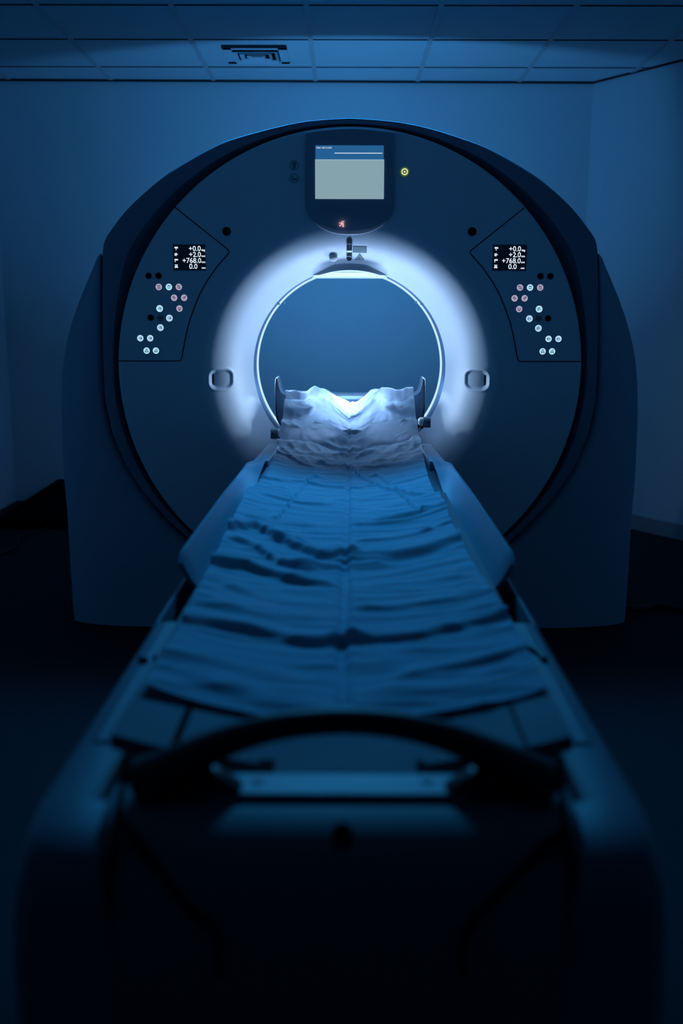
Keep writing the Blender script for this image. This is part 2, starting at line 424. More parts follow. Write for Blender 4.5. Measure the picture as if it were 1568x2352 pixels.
# unseen glowing strips added behind the liner to brighten the mouth of the bore
def arc_(rr, y, a0, a1, n=90): return [(AX + rr * sin(a0 + (a1 - a0) * i / n), y, AZ + rr * cos(a0 + (a1 - a0) * i / n)) for i in range(n + 1)]
for sg_ in (-1, 1):
    mb = MB(); mb.grid([arc_(.404, YT1 + .035, sg_ * 1.28, sg_ * 1.72), arc_(.424, YT1 + .035, sg_ * 1.28, sg_ * 1.72)], 'lamp')
    mb.build('side_fill_strip', root, label='bright side arc of the added, unseen fill light')
mb = MB(); mb.grid([arc_(.404, YT1 + .035, -1.1, 1.1), arc_(.424, YT1 + .035, -1.1, 1.1)], 'lamp2')
mb.build('upper_fill_strip', root, label='dimmer upper arc of the added, unseen fill light')
mb = MB(); mb.grid([c_(.397, YT1 + .04), c_(.436, YT1 + .04), c_(.446, YT1 + .02)], 'rear', True); mb.build('fill_shield', root, smooth=True)  # added shield, keeps the strips' light off the back wall
# flat ledge at the top of the bore
lx0, lz0 = P(757, 642.5, D + .2); lx1, _ = P(850, 642.5, D + .2)
tx0, tz0 = P(733, 624, D + .13); tx1, _ = P(872, 624, D + .13)
zb = AZ + RB - .034
yf = D + prof(RB) - .012
mb = MB()
ring_top = []
prs = [(-.150, .362), (-.118, .0), (.118, 0), (.150, .362)]
xa = sqrt(RB ** 2 - (RB - .034) ** 2)
N = 24
bot_f = []; 
topz = lambda x: AZ + sqrt(max(0, (RB + .002) ** 2 - (x - AX) ** 2))
xsn = [AX - xa + 2 * xa * i / N for i in range(N + 1)]
def lipy(x): return facey(x, topz(x)) 
fr = [(x, lipy(x) + .001, topz(x) + .002) for x in xsn]
fr2 = [(x, lipy(x) + .002, max(zb + .006, topz(x) - .012)) for x in xsn]
fb = [(x, max(lipy(x) + .03, D + .20), zb + .016) for x in xsn]; fc = [(x, D + .27, zb + .006) for x in xsn]
bk = [(x, YT1 + .008, zb) for x in xsn]; bt = [(x, YT1 + .008, topz(x)) for x in xsn]
mb.grid([fr, fr2, fb, fc, bk, bt], 'shell'); mb.f = [f[::-1] for f in mb.f]
mb.build('bore_ledge', root, smooth=True, angle=50)
mb = MB()
ax0, _ = P(767, 628, D + .16); ax1, _ = P(837.5, 628, D + .16)
def ldz(y):
    a0, a1 = lipy(AX) + .002, D + .20; z0_, z1_ = AZ + RB - .012, zb + .016
    return z0_ + (z1_ - z0_) * (y - a0) / (a1 - a0)
ya_, yb_ = lipy(AX) + .02, D + .185
sp_ = [(ax0, ya_), (ax0, yb_ - .006), (ax0 + .003, yb_), (ax1 - .003, yb_), (ax1, yb_ - .006), (ax1, ya_)]
mb.tube([(x_, y_, ldz(y_) - .0004) for x_, y_ in sp_], .0009, 'bezel', 6)
mb.build('ledge_seam', root)
# joint tabs of the liner
for px, py in ((640, 698), (652, 695.5), (967, 698), (955, 694)):
    inner = px in (652, 955)
    x, z = P(px, py, YT1 if inner else YT0); mb = MB(); mb.disc(x, z, .0045, (YT1 if inner else YT0) - .006, (YT1 if inner else YT0) + .006, 'shell', 16); mb.build('liner_clip', root, smooth=True)

# ---- side pillars
def mir(p): return (1605.5 - p[0], p[1] + 1.2)
innL = [(234, 590), (234.5, 680), (235, 782), (237, 888), (246, 957), (273, 1037), (315, 1111), (363, 1175), (432, 1244), (520, 1315), (600, 1362)]
outL = [(231, 580), (226, 581), (219, 590), (193, 643), (166, 707), (145, 776), (133, 851), (129.5, 930), (131, 1015), (134, 1100), (140, 1180), (148, 1313), (155, 1415), (157, 1429)]
def pillar(f):
    YS = D + .03
    O = [P(*f(p), YS) for p in catmull(outL, 5)]; I = [P(*f(p), YS) for p in catmull(innL, 7)]
    bx = P(*f((157, 1429)), YS)[0]; ix = P(*f((600, 1440)), YS)[0]
    # rows from inner edge to outer edge, matched by height from the top
    def resample(pl, n):
        L = [0]
        for a, b in zip(pl, pl[1:]): L.append(L[-1] + sqrt((a[0] - b[0]) ** 2 + (a[1] - b[1]) ** 2))
        out = []
        for k in range(n):
            t = L[-1] * k / (n - 1); i = 0
            while i < len(L) - 2 and L[i + 1] < t: i += 1
            q = (t - L[i]) / ((L[i + 1] - L[i]) or 1)
            out.append((pl[i][0] + (pl[i + 1][0] - pl[i][0]) * q, pl[i][1] + (pl[i + 1][1] - pl[i][1]) * q))
        return out
    n = 70
    O = resample(O + [(bx, .004)], n); I = resample(I + [(ix, .004)], n)
    ks = [(0, .75), (0, .02), (.004, .006), (.02, 0), (.10, -.012), (.25, -.022), (.42, -.024), (.6, -.018), (.75, -.006), (.86, .012), (.93, .03), (.98, .055), (1, .09), (1, .75)]
    rows = []
    for a, dy_ in ks:
        row = []
        for (xi, zi), (xo, zo) in zip(I, O):
            row.append((xi + (xo - xi) * a, YS + dy_, zi + (zo - zi) * a))
        rows.append(row)
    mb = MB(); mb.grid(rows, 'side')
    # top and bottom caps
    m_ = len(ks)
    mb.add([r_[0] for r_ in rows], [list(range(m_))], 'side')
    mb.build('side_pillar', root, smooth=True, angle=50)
    mb = MB()   # plinth
    zz = .004
    rr_ = [(r_[-1][0], r_[-1][1] + .03, 0) for r_ in rows[2:-1]]
    rr_ = [(x * .985 + AX * .015, y, z) for x, y, z in rr_]
    mb.add([(x, y, 0) for x, y, z in rr_] + [(x, y, .006) for x, y, z in rr_], [[i, i + 1, len(rr_) + i + 1, len(rr_) + i] for i in range(len(rr_) - 1)], 'black')
    mb.build('plinth', root)
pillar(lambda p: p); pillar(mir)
# dark backing in the gap between pillar and ring
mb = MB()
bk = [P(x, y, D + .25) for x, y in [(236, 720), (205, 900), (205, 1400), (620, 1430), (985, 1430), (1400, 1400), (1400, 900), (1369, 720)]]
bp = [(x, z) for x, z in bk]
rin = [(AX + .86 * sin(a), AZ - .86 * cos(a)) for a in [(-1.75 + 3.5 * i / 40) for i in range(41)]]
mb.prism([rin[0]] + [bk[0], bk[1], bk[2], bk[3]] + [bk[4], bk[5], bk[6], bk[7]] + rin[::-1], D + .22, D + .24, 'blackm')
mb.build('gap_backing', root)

# ---- control panels
def rounded(pts, rad, idx, n=6):
    out = []
    for i, p in enumerate(pts):
        if i in idx:
            a = Vector(pts[i - 1]) - Vector(p); b = Vector(pts[(i + 1) % len(pts)]) - Vector(p)
            r_ = rad; a.normalize(); b.normalize(); p0 = Vector(p) + a * r_; p2 = Vector(p) + b * r_
            for k in range(n + 1):
                t = k / n; q = p0 * (1 - t) ** 2 + Vector(p) * 2 * t * (1 - t) + p2 * t * t; out.append(tuple(q))
        else: out.append(p)
    return out
seamL = [(401.5, 476), (528.5, 577.5), (499, 611), (476, 643.7), (459, 674), (445.6, 706.8), (433, 743), (424.5, 781.4), (415.8, 829), (272, 829)]
BL = [('h', 341.1, 633.5), ('h', 364.1, 633.5), ('p', 364.8, 659.2, 'a'), ('c', 388, 659.2, 'b'), ('p', 410.8, 659.2, 'c'), ('p', 400, 684, 'd'), ('p', 423, 684, 'e'),
      ('p', 412.3, 708.7, 'f'), ('C', 366.8, 708.7, 'g'), ('h', 346.1, 729.7), ('r', 368.3, 730.7), ('B', 389.1, 730.7, 'h'), ('B', 368.5, 752.5, 'g'),
      ('b', 322.4, 776.8, 'h'), ('b', 345.1, 776.8, 'h'), ('c', 336.9, 805.3, 'i'), ('c', 358.3, 805.3, 'j')]
BR = [('h', 1240.6, 634.5), ('h', 1263.6, 634.5), ('p', 1193.5, 660.5, 'c'), ('c', 1216.5, 660.5, 'b'), ('p', 1239.8, 660.5, 'a'), ('p', 1181.1, 685.2, 'd'), ('p', 1204.1, 685.2, 'e'),
      ('p', 1191.6, 709.9, 'F'), ('C', 1237.3, 709.9, 'G'), ('B', 1215, 732, 'H'), ('r', 1236.6, 732), ('h', 1258.2, 731.3), ('B', 1235.6, 754, 'G'),
      ('b', 1259, 778.3, 'H'), ('b', 1281.7, 778.3, 'H'), ('c', 1245.4, 807, 'i'), ('c', 1267, 807, 'j')]
GL = {   # icon strokes in button radii
    'a': [(-.3, .5, .4, .5), (-.35, .2, 0, .2), (-.35, .2, -.35, .5), (.4, .5, .4, 0), (-.3, -.1, .4, -.1), (-.45, -.45, .45, -.45, 1)],
    'b': [(-.5, .35, -.1, .35, 1), (.1, .35, .5, .35, 1), (0, .15, 0, .6), (-.45, -.3, .45, -.3)],
    'c': [(-.5, .4, -.2, .6), (-.2, .6, -.1, .3), (-.1, .3, -.4, .15), (-.5, .4, -.4, .15), (-.35, -.5, .4, .5), (.1, -.3, .55, -.3), (.1, -.5, .55, -.5), (.2, -.1, .45, -.1)],
    'd': [(-.5, 0, .5, 0), (-.45, .35, -.15, .45, 1), (0, .45, .1, 0), (.1, 0, 0, -.55), (-.5, .1, -.4, .4)],
    'e': [(-.5, 0, .3, 0), (-.1, .5, .1, 0), (.1, 0, -.05, -.5), (.2, .2, .5, .45, 1), (.5, .1, .45, .45)],
    'f': [(-.5, .1, .1, .1, 1), (.4, .5, .4, 0), (-.45, -.3, .45, -.3), (-.35, -.5, .35, -.5), (.3, 0, .5, 0)],
    'F': [(-.1, .1, .5, .1, 1), (-.4, .5, -.4, 0), (-.45, -.3, .45, -.3), (-.35, -.5, .35, -.5)],
    'g': [(-.5, -.05, .3, -.05), (.4, .4, .3, 0), (.3, 0, .4, -.5), (0, .1, 0, .4, 1)],
    'G': [(-.4, -.05, .5, -.05), (-.4, .4, -.3, 0), (-.3, 0, -.4, -.5), (.05, .1, .05, .4, 1)],
    'h': [(-.4, 0, .3, 0, 1), (.25, .4, .45, 0), (.45, 0, .25, -.4)],
    'H': [(-.3, 0, .4, 0, 1), (-.25, .4, -.45, 0), (-.45, 0, -.25, -.4)],
    'i': [(-.4, .45, .2, .45, 1), (-.5, -.4, -.3, 0), (-.3, 0, .3, 0), (.3, 0, .55, -.45), (-.2, -.3, .2, -.3), (-.5, -.4, -.2, -.45), (.2, -.45, .5, -.45)],
    'j': [(-.1, .45, .4, .45, 1), (-.5, -.45, -.3, 0), (-.3, 0, .3, 0), (.3, 0, .55, -.4), (-.2, -.3, .2, -.3), (-.5, -.45, -.2, -.45), (.2, -.45, .5, -.45)],
}
MATS = {'p': ('b_pk', 'b_pk2'), 'c': ('b_cy', 'b_cy2'), 'C': ('b_cy', 'b_cy2'), 'B': ('b_bl', 'b_bl2'), 'b': ('b_bl', 'b_cy2')}
YP = D - .0012
def control(seam, btns, off, fmir, side):
    pts = [P(x, y, YP) for x, y in seam]
    pts = rounded(pts, .012, (1, 8))
    # arc along the face edge closes the plate
    a0 = atan2(pts[-1][0] - AX, pts[-1][1] - AZ); a1 = atan2(pts[0][0] - AX, pts[0][1] - AZ)
    arc = [(AX + (RF - .010) * sin(a0 + (a1 - a0) * t / 20), AZ + (RF - .010) * cos(a0 + (a1 - a0) * t / 20)) for t in range(0, 21)]
    core = pts[1:-1]
    mb = MB(); mb.prism(arc[:1] + arc + core, YP, D + .003, 'shell')
    plate = mb.build('control_panel', root)
    mb = MB(); mb.ribbon(pts, .0036, YP - .0006, YP + .001, 'black'); mb.build('panel_joint', plate)
    # readout
    x0, z1 = P(397.3 + off, 562 + (.7 if off else 0), YP); x1, z0 = P(472 + off, 620.5 + (.7 if off else 0), YP)
    mb = MB(); mb.prism([(x0 - .002, z0 - .003), (x1 + .002, z0 - .003), (x1 + .002, z1 + .002), (x0 - .002, z1 + .002)], YP - .0008, YP + .002, 'bezel')
    mb.prism([(x0, z0), (x1, z0), (x1, z1), (x0, z1)], YP - .0018, YP + .002, 'lcd')
    yt = YP - .0024
    for k, (t, xa_, xb_, yy, u) in enumerate((('+0.0', 433.7, 461, 576.4, 'deg'), ('+2.0', 434, 461.2, 590, 'mm'), ('+768.0', 418.6, 461.4, 603.8, 'mm'), ('0.0', 433.7, 452.6, 617.2, 'mm'))):
        sk = (-.6 * k if off else .3 * k)
        a, zt = P(xa_ + off + sk, yy + (.7 if off else 0), yt); b, _ = P(xb_ + off + sk, yy, yt)
        text_into(mb, t, a, zt, .0262, yt, 'lcd_txt', width=b - a, bold=.012)
        ux0, uz = P(462.3 + off + sk, yy + (.6 if off else 0), yt); ux1, _ = P(470.8 + off + sk, yy, yt)
        text_into(mb, u, ux0, uz, .0105, yt, 'lcd_txt', width=ux1 - ux0, bold=.03)
        # small pictogram at the row start
        gx, gz = P(404.2 + off + sk * .6, yy - 5.5 + (.7 if off else 0), yt); q = .0068
        G = [[(-.9, .8, .9, .8), (-.9, .3, .9, .3), (-.5, .8, -.5, .3), (.1, .8, .1, .3), (.9, .8, .9, .0), (0, .3, 0, -.9)],
             [(-.9, .5, -.3, .5), (-.9, -.5, -.3, -.5), (0, .9, 0, -.9), (-.9, 0, .3, 0), (.3, -.1, 1, .1), (.4, .5, .4, .1)],
             [(-.9, .7, .9, .7), (-.9, .2, .9, .2), (-.6, .7, -.6, -.9), (.9, .7, .9, .2), (.2, .7, .2, .2)],
             [(-.9, .8, .9, .8), (-.6, .3, .6, .3), (-.9, -.2, .9, -.2), (-.8, -.9, -.3, .3), (.8, -.9, .3, .3), (-.4, -.6, .4, -.6)]][k]
        for s_ in G: mb.bar(gx + s_[0] * q, gz + s_[1] * q, gx + s_[2] * q, gz + s_[3] * q, .0024, yt, yt + .0004, 'lcd_txt')
    mb.build('readout', plate, label='small black readout with white numbers')
    for b in btns:
        x, z = P(b[1], b[2], YP); k = b[0]; mb = MB()
        if k == 'h':
            mb.disc(x, z, .0118, YP - .0006, YP + .002, 'blackm', 28); mb.ring(x, z, .0115, .0132, YP - .0008, YP + .001, 'bezel')
            mb.build('button_recess', plate); continue
        if k == 'r':
            mb.ring(x, z, .0112, .0124, YP - .002, YP + .001, 'metal'); mb.disc(x, z, .0112, YP - .0012, YP + .002, 'bezel')
            for sx in (-1, 1): mb.bar(x + sx * .002, z, x + sx * .008, z, .003, YP - .0016, YP, 'black')
            mb.build('unlit_button', plate); continue
        rr = .0127 if k in 'CB' else .0120
        m0, m1 = MATS[k]
        mb.disc(x, z, rr, YP - .003, YP + .001, m1, 32, msd='bezel'); mb.disc(x, z, rr * .78, YP - .0034, YP - .002, m0, 28)
        for s_ in GL[b[3]]:
            w = .0018
            mb.bar(x + s_[0] * rr, z + s_[1] * rr, x + s_[2] * rr, z + s_[3] * rr, w, YP - .0042, YP - .003, 'ink')
            if len(s_) > 4: mb.disc(x + s_[2] * rr * .9, z + s_[3] * rr * .95, .0017, YP - .0043, YP - .003, 'ink', 8)
        mb.build('button', plate, label={'p': 'dim pink lit button', 'c': 'bright cyan-white lit button', 'C': 'bright cyan-white lit button'}.get(k, 'pale blue lit button'))
    return plate
control(seamL, BL, 0, None, 'left')
control([mir(p) for p in seamL], BR, 735, mir, 'right')

# ---- monitor console in the middle of the face
YM = D - .014
l = [(700.5, 318), (700.5, 400), (701, 470), (704, 489), (712, 502), (722, 512), (737, 523), (757, 532), (780, 537), (803, 538.5)]
l = [P(x, y, YM) for x, y in catmull(l, 4)]
xm = P(803, 538, YM)[0]
out = l + [(2 * xm - x, z) for x, z in l[::-1][1:]]
mb = MB(); n = len(out)
ztop = max(p[1] for p in out)
def inset(f, cx=xm, cz=None):
    return [(cx + (x - cx) * f, z) for x, z in out]
cz = P(803, 420, YM)[1]
def scl(q):
    r_ = [(xm + (x - xm) * q, cz + (z - cz) * q if z < cz else z) for x, z in out]
    for k in (0, -1): r_[k] = (r_[k][0], AZ + sqrt((RF - .012) ** 2 - (r_[k][0] - AX) ** 2))
    return r_
zb0 = min(p[1] for p in out)
def fy(z):  # gently curved towards its lower edge
    t = max(0, (cz - .06 - z) / (cz - .06 - zb0)); return YM + .022 * t ** 2.2
rws = []
for q, dy_ in ((1, .07), (1, .006), (.994, .002), (.985, 0), (.75, 0), (.5, 0), (.25, 0), (.02, 0), (0, 0)):
    rws.append([(x, (fy(z) + dy_), z) for x, z in scl(q)])
mb.grid(rws, 'bezel'); mb.f = [f[::-1] for f in mb.f]
tops = [r_[0] for r_ in rws] + [r_[-1] for r_ in rws[::-1]]
con = mb.build('monitor_console', root, smooth=True, angle=50)
ys = YM - .0015
mb = MB()
def rect(mb, a, b, c, d, y0, y1, m):
    x0, z1 = P(a, b, y0); x1, z0 = P(c, d, y0); mb.prism([(x0, z0), (x1, z0), (x1, z1), (x0, z1)], y0, y1, m)
rect(mb, 724, 333.7, 880.7, 366, ys, YM + .002, 'scr_top')
rect(mb, 723.7, 366, 880.9, 456.8, ys - .0003, YM + .002, 'scr_edge')
rect(mb, 724.6, 367.4, 880.2, 455.6, ys - .0006, YM + .001, 'scr_bot')
rect(mb, 768, 350.7, 878, 352.8, ys - .0006, YM, 'scr_txt')
a, zt = P(726, 341, ys - .0006); b, _ = P(761.5, 341, ys - .0006)
text_into(mb, 'ORGAN : CHEST_TO_PELVIS', a, zt, .0078, ys - .0008, 'scr_txt', width=b - a, bold=.02)
mb.build('screen', con)
# red stop pictogram
mb = MB(); yy = YM + .006
for p0, p1, w in (((786, 508), (784, 512), 1.6), ((784, 512), (789, 515), 1.6), ((789, 515), (786, 520), 1.6), ((786, 520), (790, 520.5), 1.4), ((779, 511.5), (785.5, 515), 1.3), ((785.5, 515), (779, 519.5), 1.3), ((787.5, 509), (789, 512), 1)):
    A = P(*p0, yy); B = P(*p1, yy); mb.bar(A[0], A[1], B[0], B[1], w / 600, yy - .004, yy + .006, 'red')
x, z = P(789.5, 508, yy); mb.disc(x, z, .0014, yy - .004, yy + .006, 'red', 10)
mb.build('warning_icon', con, label='small glowing red figure symbol')

def on_face(px, py):
    y = D
    for _ in range(4):
        x, z = P(px, py, y); y = facey(x, z)
    return x, y, z
# round symbols left of the monitor
x, z = P(675.5, 379.5, D)
mb = MB(); mb.ring(x, z, .0148, .0166, D - .0012, D + .002, 'sym')
mb.ring(x, z + .004, .0045, .0075, D - .0012, D + .002, 'sym', 18)
for s_ in ((-.005, -.004, -.005, -.011), (.005, -.004, .005, -.011), (0, -.004, 0, -.012), (-.006, -.005, .006, -.005), (-.003, .005, .003, .005)): mb.bar(x + s_[0], z + s_[1], x + s_[2], z + s_[3], .0018, D - .0012, D + .002, 'sym')
mb.build('breath_hold_symbol', root, label='round outlined symbol of a face, upper of two')
x, z = P(675.5, 409.5, D)
mb = MB(); mb.ring(x, z, .0148, .0166, D - .0012, D + .002, 'sym')
for s_ in ((-.009, -.006, .010, -.006), (-.009, -.006, -.009, .005), (-.009, .005, -.004, .005), (-.004, .005, -.004, -.002), (-.004, -.002, .010, -.002), (.010, -.002, .010, -.006), (-.002, -.004, .009, -.004)): mb.bar(x + s_[0], z + s_[1], x + s_[2], z + s_[3], .0018, D - .0012, D + .002, 'sym')
mb.build('bed_symbol', root, label='round outlined symbol of a bed, lower of two')
# yellow-green indicator lamp
x, z = P(929, 394.7, D)
mb = MB(); mb.disc(x, z, .0172, D - .002, D + .002, 'yeld', 36); mb.ring(x, z, .0160, .0172, D - .0026, D, 'b_cy'); mb.mats[-1] = 'yel' if False else mb.mats[-1]
mb = MB(); mb.disc(x, z, .0172, D - .002, D + .002, 'yeld', 36); mb.ring(x, z, .0082, .0122, D - .003, D, 'yel', 36); mb.disc(x, z, .0036, D - .003, D, 'yel', 16)
mb.build('indicator_lamp', root, label='round yellow-green glowing ring lamp')
# dark round speaker openings
for px, py in ((520.5, 531.5), (1084, 532)):
    x, z = P(px, py, D); mb = MB(); mb.disc(x, z, .0150, D - .0008, D + .003, 'blackm', 32); mb.ring(x, z, .0145, .0162, D - .002, D + .002, 'black')
    mb.ring(x, z, .006, .0072, D - .0014, D + .002, 'black', 16)
    mb.build('round_port', root, smooth=True)
# grips: thin dark slot inside each pocket
for px, gx, gz, sg in ((490.5, GXL, GZL, -1), (1114, GXR, GZR, 1)):
    pts = [on_face(px + (.6 * sg), py) for py in (859, 862, 871, 880, 883)]
    mb = MB(); x = gx + sg * .031; 
    ya = facey(x, gz)
    mb.prism([(x - .0026, gz - .019), (x + .0014, gz - .022), (x + .0026, gz - .019), (x + .0026, gz + .019), (x + .0014, gz + .022), (x - .0026, gz + .019)], ya - .004, ya + .01, 'blackm')
    mb.build('grip_slot', root)
# laser window
x, y, z = on_face(802, 573)
z1 = P(802, 549, y)[1]; z0 = P(802, 597.5, y)[1]; hw_ = .0105
pl = [(x + hw_ * cos(a), z1 - hw_ + hw_ * sin(a)) for a in [pi * i / 12 for i in range(13)]] + [(x + hw_ * cos(a), z0 + hw_ + hw_ * sin(a)) for a in [pi + pi * i / 12 for i in range(13)]]
ylo = min(facey(px_, pz_) for px_, pz_ in pl) 
def facewrap(mb, k0):    # lean a flat part along the curved face
    for i in range(k0, len(mb.v)):
        X, Y, Z = mb.v[i]; mb.v[i] = (X, Y + facey(X, Z, False) - D, Z)
def patch(mb, outline, lift, m, n=10):      # thin plate that follows the curved face
    cx_ = sum(p[0] for p in outline) / len(outline); cz2 = sum(p[1] for p in outline) / len(outline)
    L_ = []
    for k in range(len(outline)):
        a_, b_ = outline[k], outline[(k + 1) % len(outline)]
        d_ = sqrt((a_[0] - b_[0]) ** 2 + (a_[1] - b_[1]) ** 2); q_ = max(1, int(d_ / .006))
        for j in range(q_): L_.append((a_[0] + (b_[0] - a_[0]) * j / q_, a_[1] + (b_[1] - a_[1]) * j / q_))
    rws_ = []
    for q_ in [1.0] + [1 - k / n for k in range(0, n)] + [.02]:
        rws_.append([(cx_ + (x_ - cx_) * q_, z_ * q_ + cz2 * (1 - q_)) for x_, z_ in L_])
    g = [[(x_, facey(x_, z_) - (lift if k else -.004), z_) for x_, z_ in r_] for k, r_ in enumerate(rws_)]
    mb.grid(g, m, closed=True); return mb
mb = MB(); big = [(x + (a - x) * 1.16, (z0 + z1) / 2 + (b - (z0 + z1) / 2) * 1.035) for a, b in pl]
patch(mb, big, .0016, 'shell'); patch(mb, pl, .0030, 'glassd')
for zz, hh, mm in ((z1 - .021, .0014, 'bezel'), (z1 - .046, .006, 'bezel'), (z0 + .016, .001, 'bezel')):
    patch(mb, [(x - .0095, zz - hh / 2), (x + .0095, zz - hh / 2), (x + .0095, zz + hh / 2), (x - .0095, zz + hh / 2)], .0034, mm, 2)
for dx_, dz_ in ((.001, -.029), (.004, -.0625), (.0068, -.067)): mb.disc(x + dx_, z1 + dz_, .0010, facey(x, z1 + dz_) - .005, facey(x, z1 + dz_), 'b_cy', 8)
mb.build('laser_window', root, label='tall dark pill-shaped window above the bore')
# camera knob left of the window
x, y, z = on_face(765, 589)
nv = Vector((x - AX, 0, z - AZ)).normalized(); nv = (Vector((0, -1, 0)) - nv * 1.3).normalized(); p0 = Vector((x, y, z))
mb = MB(); mb.tube([p0 - nv * .01, p0 + nv * .008, p0 + nv * .013, p0 + nv * .0155], [.0165, .0165, .015, .011], 'shell', n=32)
kn = mb.build('knob', root, smooth=True, angle=50)
mb = MB(); mb.tube([p0 + nv * .012, p0 + nv * .0162], .0068, 'bezel', 20); mb.tube([p0 + nv * .014, p0 + nv * .0168], .0025, 'black', 12); mb.build('knob_socket', kn)
# warning stickers
def sticker(pts_px, m, border):
    ps = [(q_[0], q_[2]) for q_ in [on_face(*p) for p in pts_px]]; mb = MB()
    cx = sum(p[0] for p in ps) / len(ps); cz_ = sum(p[1] for p in ps) / len(ps)
    patch(mb, ps, .0012, border)
    q = .84; patch(mb, [(cx + (p[0] - cx) * q, cz_ + (p[1] - cz_) * (q - (.06 if len(ps) == 4 else 0))) for p in ps], .0018, m)
    return mb, cx, cz_
mb, cx, cz_ = sticker([(810, 565), (842, 566), (841.5, 581), (810, 580)], 'label', 'labeld')
for r_ in range(5):
    w_ = .021 if r_ != 4 else .012; zz = cz_ + .0072 - r_ * .0037
    patch(mb, [(cx - .021, zz), (cx - .021 + 2 * w_, zz), (cx - .021 + 2 * w_, zz - .0007), (cx - .021, zz - .0007)], .0022, 'labeld', 1)
mb.build('caution_label', root, label='rectangular green text label beside the window')
mb, cx, cz_ = sticker([(825.5, 581.5), (836.5, 597), (815, 597)], 'label', 'labeld')
patch(mb, [(cx + .0035 * cos(pi * k / 6), cz_ - .001 + .0035 * sin(pi * k / 6)) for k in range(12)], .0022, 'labeld', 2)
mb.build('warning_triangle', root, label='small green triangular sticker under the label')
# fine arc line below the screen
# ================================================================== COUCH
def xt(Y): return -.004 + (Y - 1) * .0085
couch = empty('patient_couch', (xt(2.2), 2.2, 0), 'long blue-lit patient couch with curved handle at its end, running into the scanner bore', 'patient couch')
def shear(mb):
    mb.v = [(x + xt(y), y, z) for x, y, z in mb.v]; return mb
def extr(prof_, ys, m, mb=None):      # cross-section (x, z) swept along Y; ys = [(Y, scale_x, dz)]
    mb = mb or MB(); rows = [[(x * sx, Y, z + dz) for x, z in prof_] for Y, sx, dz in ys]
    mb.grid(rows, m, closed=True)
    n = len(prof_); o = len(mb.v)
    mb.add(rows[0], [list(range(n))], m); mb.add(rows[-1], [list(range(n))[::-1]], m); return mb
# side rails and body
for sg in (-1, 1):
    pr = [(.275, .30), (.368, .30), (.378, .40), (.380, .50), (.376, .60), (.368, .655), (.358, .676), (.345, .682), (.300, .680), (.275, .676)]
    prB = [(.350, .30), (.368, .30), (.378, .40), (.380, .50), (.376, .60), (.368, .655), (.364, .672), (.358, .680), (.352, .680), (.350, .676)]
    mb = MB(); rws = []
    for Y_, sx_, dz_, q_ in [(.985, .93, -.06, pr), (.992, .955, -.03, pr), (1.01, .975, -.014, pr), (1.05, .99, -.003, pr), (1.10, 1, 0, pr), (1.79, 1, 0, pr), (1.80, 1, 0, prB), (3.38, 1, 0, prB)]:
        rws.append([(x * sx_ * sg, Y_, z + dz_ * max(0, (z - .3) / .38)) for x, z in q_])
    mb.grid(rws, 'couch', closed=True)
    for k in (0, -1): mb.add(rws[k], [list(range(10))], 'couch')
    shear(mb).build('side_rail', couch, smooth=True, angle=50)
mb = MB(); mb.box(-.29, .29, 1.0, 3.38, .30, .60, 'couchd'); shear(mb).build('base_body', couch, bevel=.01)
mb = MB(); mb.box(-.346, .346, 1.25, 1.80, .60, .684, 'couch'); shear(mb).build('top_cover', couch, bevel=.012)
mb = MB(); mb.box(-.349, .349, 1.80, 3.38, .60, .61, 'blackm')
for i in range(30): mb.box(-.349, .349, 1.83 + i * .05, 1.85 + i * .05, .61, .625, 'blackm')
shear(mb).build('bellows', couch)
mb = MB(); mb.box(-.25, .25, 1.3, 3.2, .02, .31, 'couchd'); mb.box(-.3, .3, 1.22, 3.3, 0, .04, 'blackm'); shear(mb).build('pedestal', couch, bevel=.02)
# end cap
pr = []
rws = []
for z, y in ((.300, .985), (.40, .972), (.50, .968), (.58, .972), (.64, .985), (.668, 1.005), (.682, 1.03), (.688, 1.06), (.688, 1.125), (.66, 1.13), (.60, 1.13)):
    rws.append([(x, y + .02 * (abs(x) / .275) ** 3, z) for x in [-.274 + .548 * i / 24 for i in range(25)]])
mb = MB(); mb.grid(rws, 'couchd')
for k in (0, -1): mb.add([r_[k] for r_ in rws], [list(range(len(rws)))], 'couchd')
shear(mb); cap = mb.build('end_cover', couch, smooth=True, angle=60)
mb = MB(); mb.box(-.275, .275, 1.128, 1.25, .595, .61, 'blackm'); shear(mb).build('cavity_floor', couch)
YC = .966
def ecy(x): return .969 + .02 * (abs(x) / .275) ** 3
for pts in ([(262, 1800), (250, 1880), (243, 1940), (236, 2100), (225, 2345)], [(1318, 1800), (1322, 1940), (1332, 2100), (1345, 2345)],
            [(246, 1932), (300, 1985), (365, 2040), (430, 2100), (488, 2138), (500, 2180), (502, 2250)], [(1322, 1960), (1240, 2010), (1160, 2065), (1110, 2105), (1068, 2150), (1062, 2190), (1060, 2250)]):
    mb = MB(); q = [P(x, y, .97) for x, y in catmull(pts, 4)]
    mb.ribbon(q, .006, -.001, .012, 'blackm')
    mb.v = [(x, y + ecy(x) + (.0 if z < .6 else (z - .6) * .35), z) for x, y, z in mb.v]
    mb.build('cover_joint', cap)
x, z = P(785, 1930, .968); mb = MB(); mb.disc(x, z, .0115, .9655, .985, 'blackm'); mb.build('key_socket', cap)
